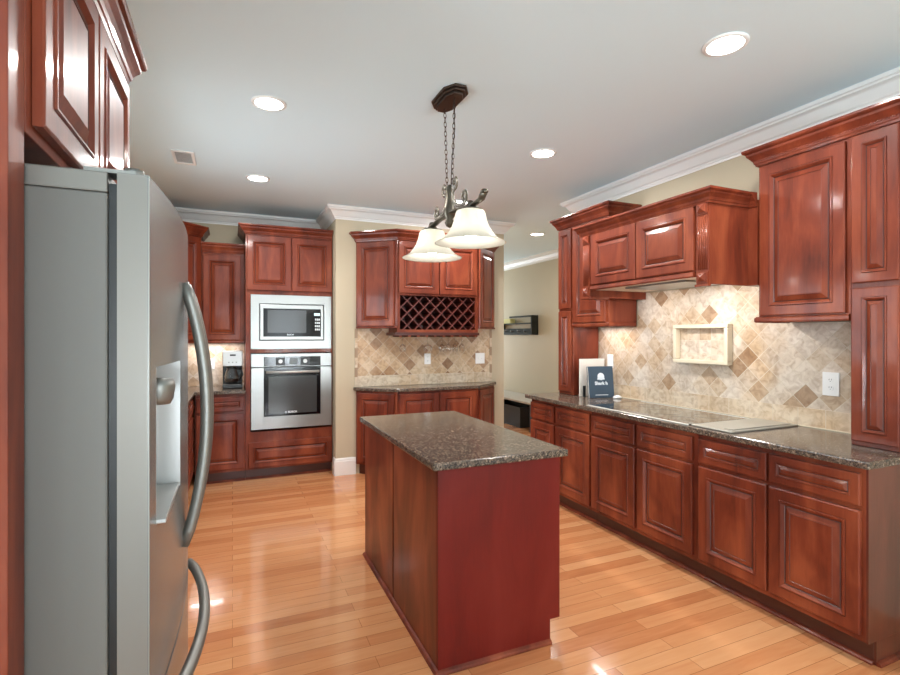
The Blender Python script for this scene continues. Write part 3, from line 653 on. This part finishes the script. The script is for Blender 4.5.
for i, (gx, s_) in enumerate(((1.654, 1), (1.938, 1.4), (2.105, .95), (2.18, .95), (2.262, .95), (2.345, .95))):
    o = MB().lathe([(r*(s_ if j > 4 else 1), z) for j, (r, z) in enumerate(gp)], m=GLASS, n=20, cap=False).build('wine_glass', GLASS); o.location = (gx, 5.08, 1.451)
    tag(o, glabels[i], 'wine glass', 'wine glasses hanging under the rack')
bs3 = thing('tile_backsplash', 'diamond-laid tan backsplash behind the wine bar counter', 'backsplash', (1.19, YC-.0095, 0))
B(.03, 1.61, 0, .009, 1.036, 1.543).build('diamond_tiles', TILEB, bs3)
B(.03, 1.61, -.002, .009, .921, 1.036).build('bottom_tile_row', ROWT, bs3)
bo = MB()
for x in (0, 1.611):
    for i in range(6): bo.box(x, x+.029, -.003, .009, .922+i*.1035, .922+i*.1035+.1, BORDT if i % 2 else ROWT)
bo.build('border_tiles', BORDT, bs3)
outlet((2.012, YC-.0105, 1.205), 0, .075, .12, 'single white outlet behind the middle of the wine bar')
outlet((2.672, YC-.0105, 1.20), 0, .12, .125, 'double white switch plate at the hallway end of the wine bar', 'switch', 2, 'switch', 'wall_switch')

# ------------------------------------------------------------------ fridge and its enclosure
FY0, FY1, FYM = 1.143, 2.05, 1.595
fg = thing('refrigerator', 'stainless french door refrigerator with water dispenser', 'refrigerator', (0, 0, 0))
B(-.94, -.22, FY0+.002, FY1-.002, .02, 1.74).build('body', FSIDE, fg, .004); B(-.94, -.22, FY0+.002, FY1-.002, 1.7405, 1.78).build('top_cap', DOORSIDE, fg, .003)
B(-.9, -.22, FY0+.05, FY1-.05, 0.001, .02).build('foot', BLACKP, fg)
def bx(y): 
    t = (y-FY0)/(FY1-FY0); return -.152+.03*4*t*(1-t)*.9
def bow(mb, y0, y1, z0, z1, n=8, xb=-.204, m=None):
    ys_ = [y0+(y1-y0)*i/n for i in range(n+1)]
    poly = [(xb, y0)] + [(bx(y), y) for y in ys_] + [(xb, y1)]
    mb.prism(poly, z0, z1, m)
    return mb
DZ = .71
nd_ = MB(); 
bow(nd_, FY0, 1.2, DZ, 1.78, 3); bow(nd_, 1.2, 1.5, DZ, 1.07, 6); bow(nd_, 1.2, 1.5, 1.40, 1.78, 6); bow(nd_, 1.5, FYM-.003, DZ, 1.78, 3)
near = nd_.build('door', FRIDGE, fg)
B(-.1525, -.150, FY0-.0006, FY0+.004, DZ, 1.78).build('door_edge', HANDLE, near)
B(-.204, -.1535, FY0-.0008, FY0-.0001, DZ, 1.779).build('door_side', DOORSIDE, near)
bow(MB(), FYM+.003, FY1, DZ, 1.78, 10).build('door', FRIDGE, fg)
fz = bow(MB(), FY0, FY1, .06, DZ-.01, 18).build('freezer_drawer', FRIDGE, fg); B(-.204, -.1535, FY0-.0008, FY0-.0001, .06, DZ-.01).build('drawer_side', DOORSIDE, fz)
B(-.2195, -.2045, FY0+.012, FY1-.01, .06, 1.76).build('gasket', BLACKP, fg)
# dispenser
ds = MB().box(-.2, -.185, 1.201, 1.499, 1.071, 1.399, SILVER).box(-.185, bx(1.201)+.0, 1.201, 1.206, 1.071, 1.399, SILVER).box(-.185, bx(1.499), 1.494, 1.499, 1.071, 1.399, SILVER)
dso = ds.build('dispenser_recess', SILVER, fg)
MB().box(-.185, -.128, 1.2065, 1.4935, 1.071, 1.080).build('drip_tray', SILVER, dso, .002)
MB().tube([(-.165, 1.22, 1.39), (-.165, 1.41, 1.39)], .001, BLACKP).build('nozzle_bar', BLACKP, dso)
MB().lathe([(0, 0), (.024, 0), (.03, .012), (.034, .04), (.03, .055), (0, .055)], (-.15, 1.27, 1.315), HANDLE).build('dispenser_head', HANDLE, dso)
MB().box(-.183, -.178, 1.24, 1.30, 1.12, 1.29, BLACKP).build('paddle', BLACKP, dso)
def bowhandle(p0, p1, out, r, name, n=18, rx=None):
    pts = []
    for i in range(n+1):
        t = i/n; s = math.sin(PI*t)**.75
        pts.append((bxv+out*s, p0[0]+(p1[0]-p0[0])*t, p0[1]+(p1[1]-p0[1])*t))
    return MB().tube(pts, r, None, 12, rx=rx).build(name, HANDLE, fg)
bxv = bx(1.56); bowhandle((1.57, .885), (1.57, 1.61), .058, .015, 'door_handle', rx=.013)
bxv = bx(1.64); bowhandle((1.65, .885), (1.65, 1.61), .06, .015, 'door_handle', rx=.013)
bxv = -.14; bowhandle((1.20, .665), (1.99, .665), .066, .015, 'freezer_handle')
for y in (FY0+.03, FY1-.03):
    hg = MB().box(-.26, -.175, y-.02, y+.03, 1.7805, 1.788, HANDLE); hg.lathe([(0, 0), (.017, 0), (.017, .014), (0, .014)], (-.18, y+.0, 1.781), HANDLE); hg.build('hinge_cover', HANDLE, fg)

tp = thing('end_panel', 'tall cherry end panel at the camera side of the fridge', 'panel', (0, 0, 0))
B(XL+.002, -.345, 1.066, 1.139, 0.001, 2.36).build('side_panel', WOOD, tp, .002)
fc = thing('upper_cabinet', 'cherry cabinet above the refrigerator', 'cabinet', (-.345, 1.142, 0), PI/2)
fw = .91
B(0, fw, 0, .63, 1.835, 2.36).build('carcass', WOOD, fc, .002)
raised(.03, .448, 1.858, 2.32, 'door', fc); raised(.456, .885, 1.858, 2.32, 'door', fc)
crown_mb([(.0-.075, -.001), (fw, -.001), (fw, .62)], 2.345, 2.44, .06).build('crown', WOOD, fc)

# ------------------------------------------------------------------ ceiling things
cl = ['round recessed ceiling light nearest above the fridge side', 'round recessed ceiling light in front of the oven tower', 'large recessed ceiling light nearest the camera on the right', 'round recessed ceiling light right of the chandelier', 'round recessed ceiling light partly behind the chandelier frame', 'small recessed ceiling light in the hallway beyond the cabinets']
for i, (x, y) in enumerate(((.194, 3.078), (.2, 4.58), (2.087, 1.62), (2.098, 3.119), (2.1, 4.6), (3.7, 5.634))):
    t = thing('recessed_ceiling_light', cl[i], 'ceiling light', (x, y, H), 0, 'round recessed ceiling lights')
    MB().lathe([(.078, -.001), (.098, -.001), (.098, -.004), (.082, -.010), (.078, -.008)], m=WHITEP, cap=False, n=36).build('trim_ring', WHITEP, t)
    MB().lathe([(0, -.0035), (.079, -.0035), (.079, -.001), (0, -.001)], m=CANLIT, n=36).build('lens', CANLIT, t)
    area('can_lamp', (x, y, H-.012), (0, 0, 0), .15, .15, 11, (1, .985, .96), 'DISK')
cv = thing('ceiling_vent', 'small white air vent in the ceiling above the fridge', 'vent', (-.335, 4.265, H-.001))
v = MB().box(-.075, .075, -.15, -.125, -.008, 0).box(-.075, .075, .125, .15, -.008, 0).box(-.075, -.055, -.125, .125, -.008, 0).box(.055, .075, -.125, .125, -.008, 0); v.build('frame', WHITEP, cv)
B(-.055, .055, -.125, .125, -.001, 0).build('duct_opening', mat('vent_grey', (196, 194, 192), .7), cv)
sl = MB()
for i in range(9):
    y = -.115+i*.0285; sl.add([(-.054, y, -.007), (.054, y, -.007), (.054, y+.018, -.0015), (-.054, y+.018, -.0015)], [(0,1,2,3)], WHITEP)
so_ = sl.build('louvers', WHITEP, cv); sm = so_.modifiers.new('s', 'SOLIDIFY'); sm.thickness = .001

# chandelier : axis along Y at X=1.12
ch = thing('chandelier', 'two-light scrolled metal chandelier with frosted bell shades', 'chandelier', (1.12, 2.59, H))
RZM = 1.94
def hexp(L, Wd): return [(-Wd/2, -L*.28), (0-Wd*.22, -L/2), (Wd*.22, -L/2), (Wd/2, -L*.28), (Wd/2, L*.28), (Wd*.22, L/2), (-Wd*.22, L/2), (-Wd/2, L*.28)]
cn = MB().prism(hexp(.31, .15), -.014, -.001).prism(hexp(.285, .125), -.026, -.014).prism(hexp(.25, .1), -.04, -.026); cn.build('ceiling_canopy', BRONZE, ch, .003)
def chain(p0, p1, parent):
    p0, p1 = Vector(p0), Vector(p1); n = max(2, int((p1-p0).length/.027)); m_ = MB()
    d = (p1-p0).normalized()
    for i in range(n):
        c = p0.lerp(p1, (i+.5)/n); s1 = Vector((1, 0, 0)) if i % 2 else Vector((0, 1, 0))
        pts = [c+d*(.018*math.sin(a))+s1*(.0075*math.cos(a)) for a in [2*PI*k_/12 for k_ in range(12)]]
        m_.tube(pts, .0018, None, 6, True)
    return m_.build('chain', BRONZE, parent)
ZB = 2.14-H
chain((0, -.07, -.04), (0, -.035, ZB+.17), ch); chain((0, .07, -.04), (0, .035, ZB+.17), ch)
MB().tube([(.003, -.05, -.04), (.008, -.055, -.2), (-.006, -.045, -.38), (0, -.02, ZB+.16)], .0025, None, 6).build('cord', BLACKP, ch)
bar = MB().tube([(0, -.42, ZB+.02), (0, -.39, ZB-.005), (0, -.3, ZB-.012), (0, -.15, ZB+.005), (0, 0, ZB+.01), (0, .15, ZB+.005), (0, .3, ZB-.012), (0, .37, ZB-.005)], .007, None, 10, rx=.02)
bar.lathe([(0, 0), (.016, .003), (.02, .012), (.014, .022), (0, .026)], (0, -.425, ZB+.012)).lathe([(0, 0), (.014, .003), (.017, .012), (0, .022)], (0, .375, ZB-.012))
bar.build('cross_bar', PEWTER, ch)
hub = MB().lathe([(0, -.07), (.02, -.06), (.028, -.04), (.018, -.02), (.032, 0), (.038, .03), (.03, .06), (.018, .1), (.024, .13), (.012, .17), (0, .175)], (0, 0, ZB)); hub.build('center_hub', PEWTER, ch)
def scroll(sx):
    P = []
    for i in range(15):
        a_ = math.radians(200-i*22); r = .012+.02*i/14
        P.append((.075+math.cos(a_)*r, .165+math.sin(a_)*r*1.1))
    P += [(.045, .115), (.06, .07), (.1, .035), (.15, .022)]
    for i in range(16):
        a_ = math.radians(-70+i*23); r = .036-.022*i/15
        P.append((.19+math.cos(a_)*r, .058+math.sin(a_)*r))
    return MB().tube([(0, sx*y, ZB+z) for y, z in P], .0055, None, 8, rx=.012).build('scroll', PEWTER, ch)
scroll(-1); scroll(1)
prof = [(.062, .166), (.072, .162), (.078, .15), (.084, .12), (.098, .08), (.117, .05), (.142, .022), (.168, .007), (.183, 0)]
for y in (-.27, .27):
    s_ = MB().lathe(prof + [(r-.004, z-.0015 if z > .001 else .0015) for r, z in reversed(prof)], (0, y, RZM-H), SHADE, 40, cap=False); s_.build('lamp_shade', SHADE, ch)
    cp = MB().lathe([(.0, .166), (.066, .166), (.066, .17), (.04, .176), (.024, .19), (.016, .215), (0, .22)], (0, y, RZM-H), PEWTER); cp.build('shade_holder', PEWTER, ch)
    bl = MB().lathe([(0, .012), (.02, .018), (.032, .04), (.032, .07), (.02, .11), (.014, .13), (.014, .16), (0, .16)], (0, y, RZM-H), BULB, 20); bo_ = bl.build('bulb', BULB, ch)
    pl = bpy.data.lights.new('bulb_light', 'POINT'); pl.energy = 1.3; pl.color = (1, .985, .95); pl.shadow_soft_size = .03
    po = bpy.data.objects.new('bulb_light', pl); C.objects.link(po); po.location = (1.12, 2.59+y, RZM+.012)

# ------------------------------------------------------------------ hallway things
cr_ = thing('coat_rack', 'dark green metal coat rack with shelf on the hallway wall', 'coat rack', (XH-.001, 8.28, 1.48), RZ)
rk = MB(); rw = 1.14
rk.box(0, rw, -.02, 0, 0, .11).box(0, .03, -.13, 0, .11, .2).box(rw-.03, rw, -.13, 0, 0, .33).box(0, rw, -.13, 0, .19, .205).box(.4, rw, -.13, -.115, .3, .33)
rk.build('rack_frame', GREENBLK, cr_)
for i in range(5):
    MB().tube([(.12+i*.225, -.02, .06), (.12+i*.225, -.06, .05), (.12+i*.225, -.07, .09)], .008).build('hook', HANDLE, cr_)
pk = B(.06, .42, -.12, -.02, .206, .29).build('folded_cloth', mat('pale_yellow_cloth', (206, 200, 140), .8)); pk.location = cr_.location; pk.rotation_euler = cr_.rotation_euler
tag(pk, 'pale yellow folded item lying on the coat rack shelf', 'cloth')
bn = thing('hall_bench', 'pale-topped low bench with dark metal legs in the hallway', 'bench', (4.12, 6.42, 0))
B(0, .57, 0, 1.9, .42, .45).build('bench_top', BENCH, bn, .004)
for x, y in ((.01, .03), (.52, .03), (.01, 1.82), (.52, 1.82)): B(x, x+.045, y, y+.045, 0.001, .419).build('leg', SLATE, bn)
bi = thing('black_bin', 'black storage bin under the hallway bench', 'bin', (4.33, 7.3, 0.001))
q = MB(); 
q.add([(-.15,-.45,0),(.15,-.45,0),(.15,.45,0),(-.15,.45,0),(-.18,-.5,.33),(.18,-.5,.33),(.18,.5,.33),(-.18,.5,.33),(-.165,-.48,.33),(.165,-.48,.33),(.165,.48,.33),(-.165,.48,.33),(-.14,-.43,.02),(.14,-.43,.02),(.14,.43,.02),(-.14,.43,.02)],
      [(0,3,2,1),(0,1,5,4),(1,2,6,5),(2,3,7,6),(3,0,4,7),(4,5,9,8),(5,6,10,9),(6,7,11,10),(7,4,8,11),(8,9,13,12),(9,10,14,13),(10,11,15,14),(11,8,12,15),(12,13,14,15)], BINM)
q.build('tub', BINM, bi); MB().sweep([(-.18,-.5),(.18,-.5),(.18,.5),(-.18,.5)], [(0, .31), (.012, .31), (.012, .332), (0, .332)], BINM, True).build('rim', BINM, bi)
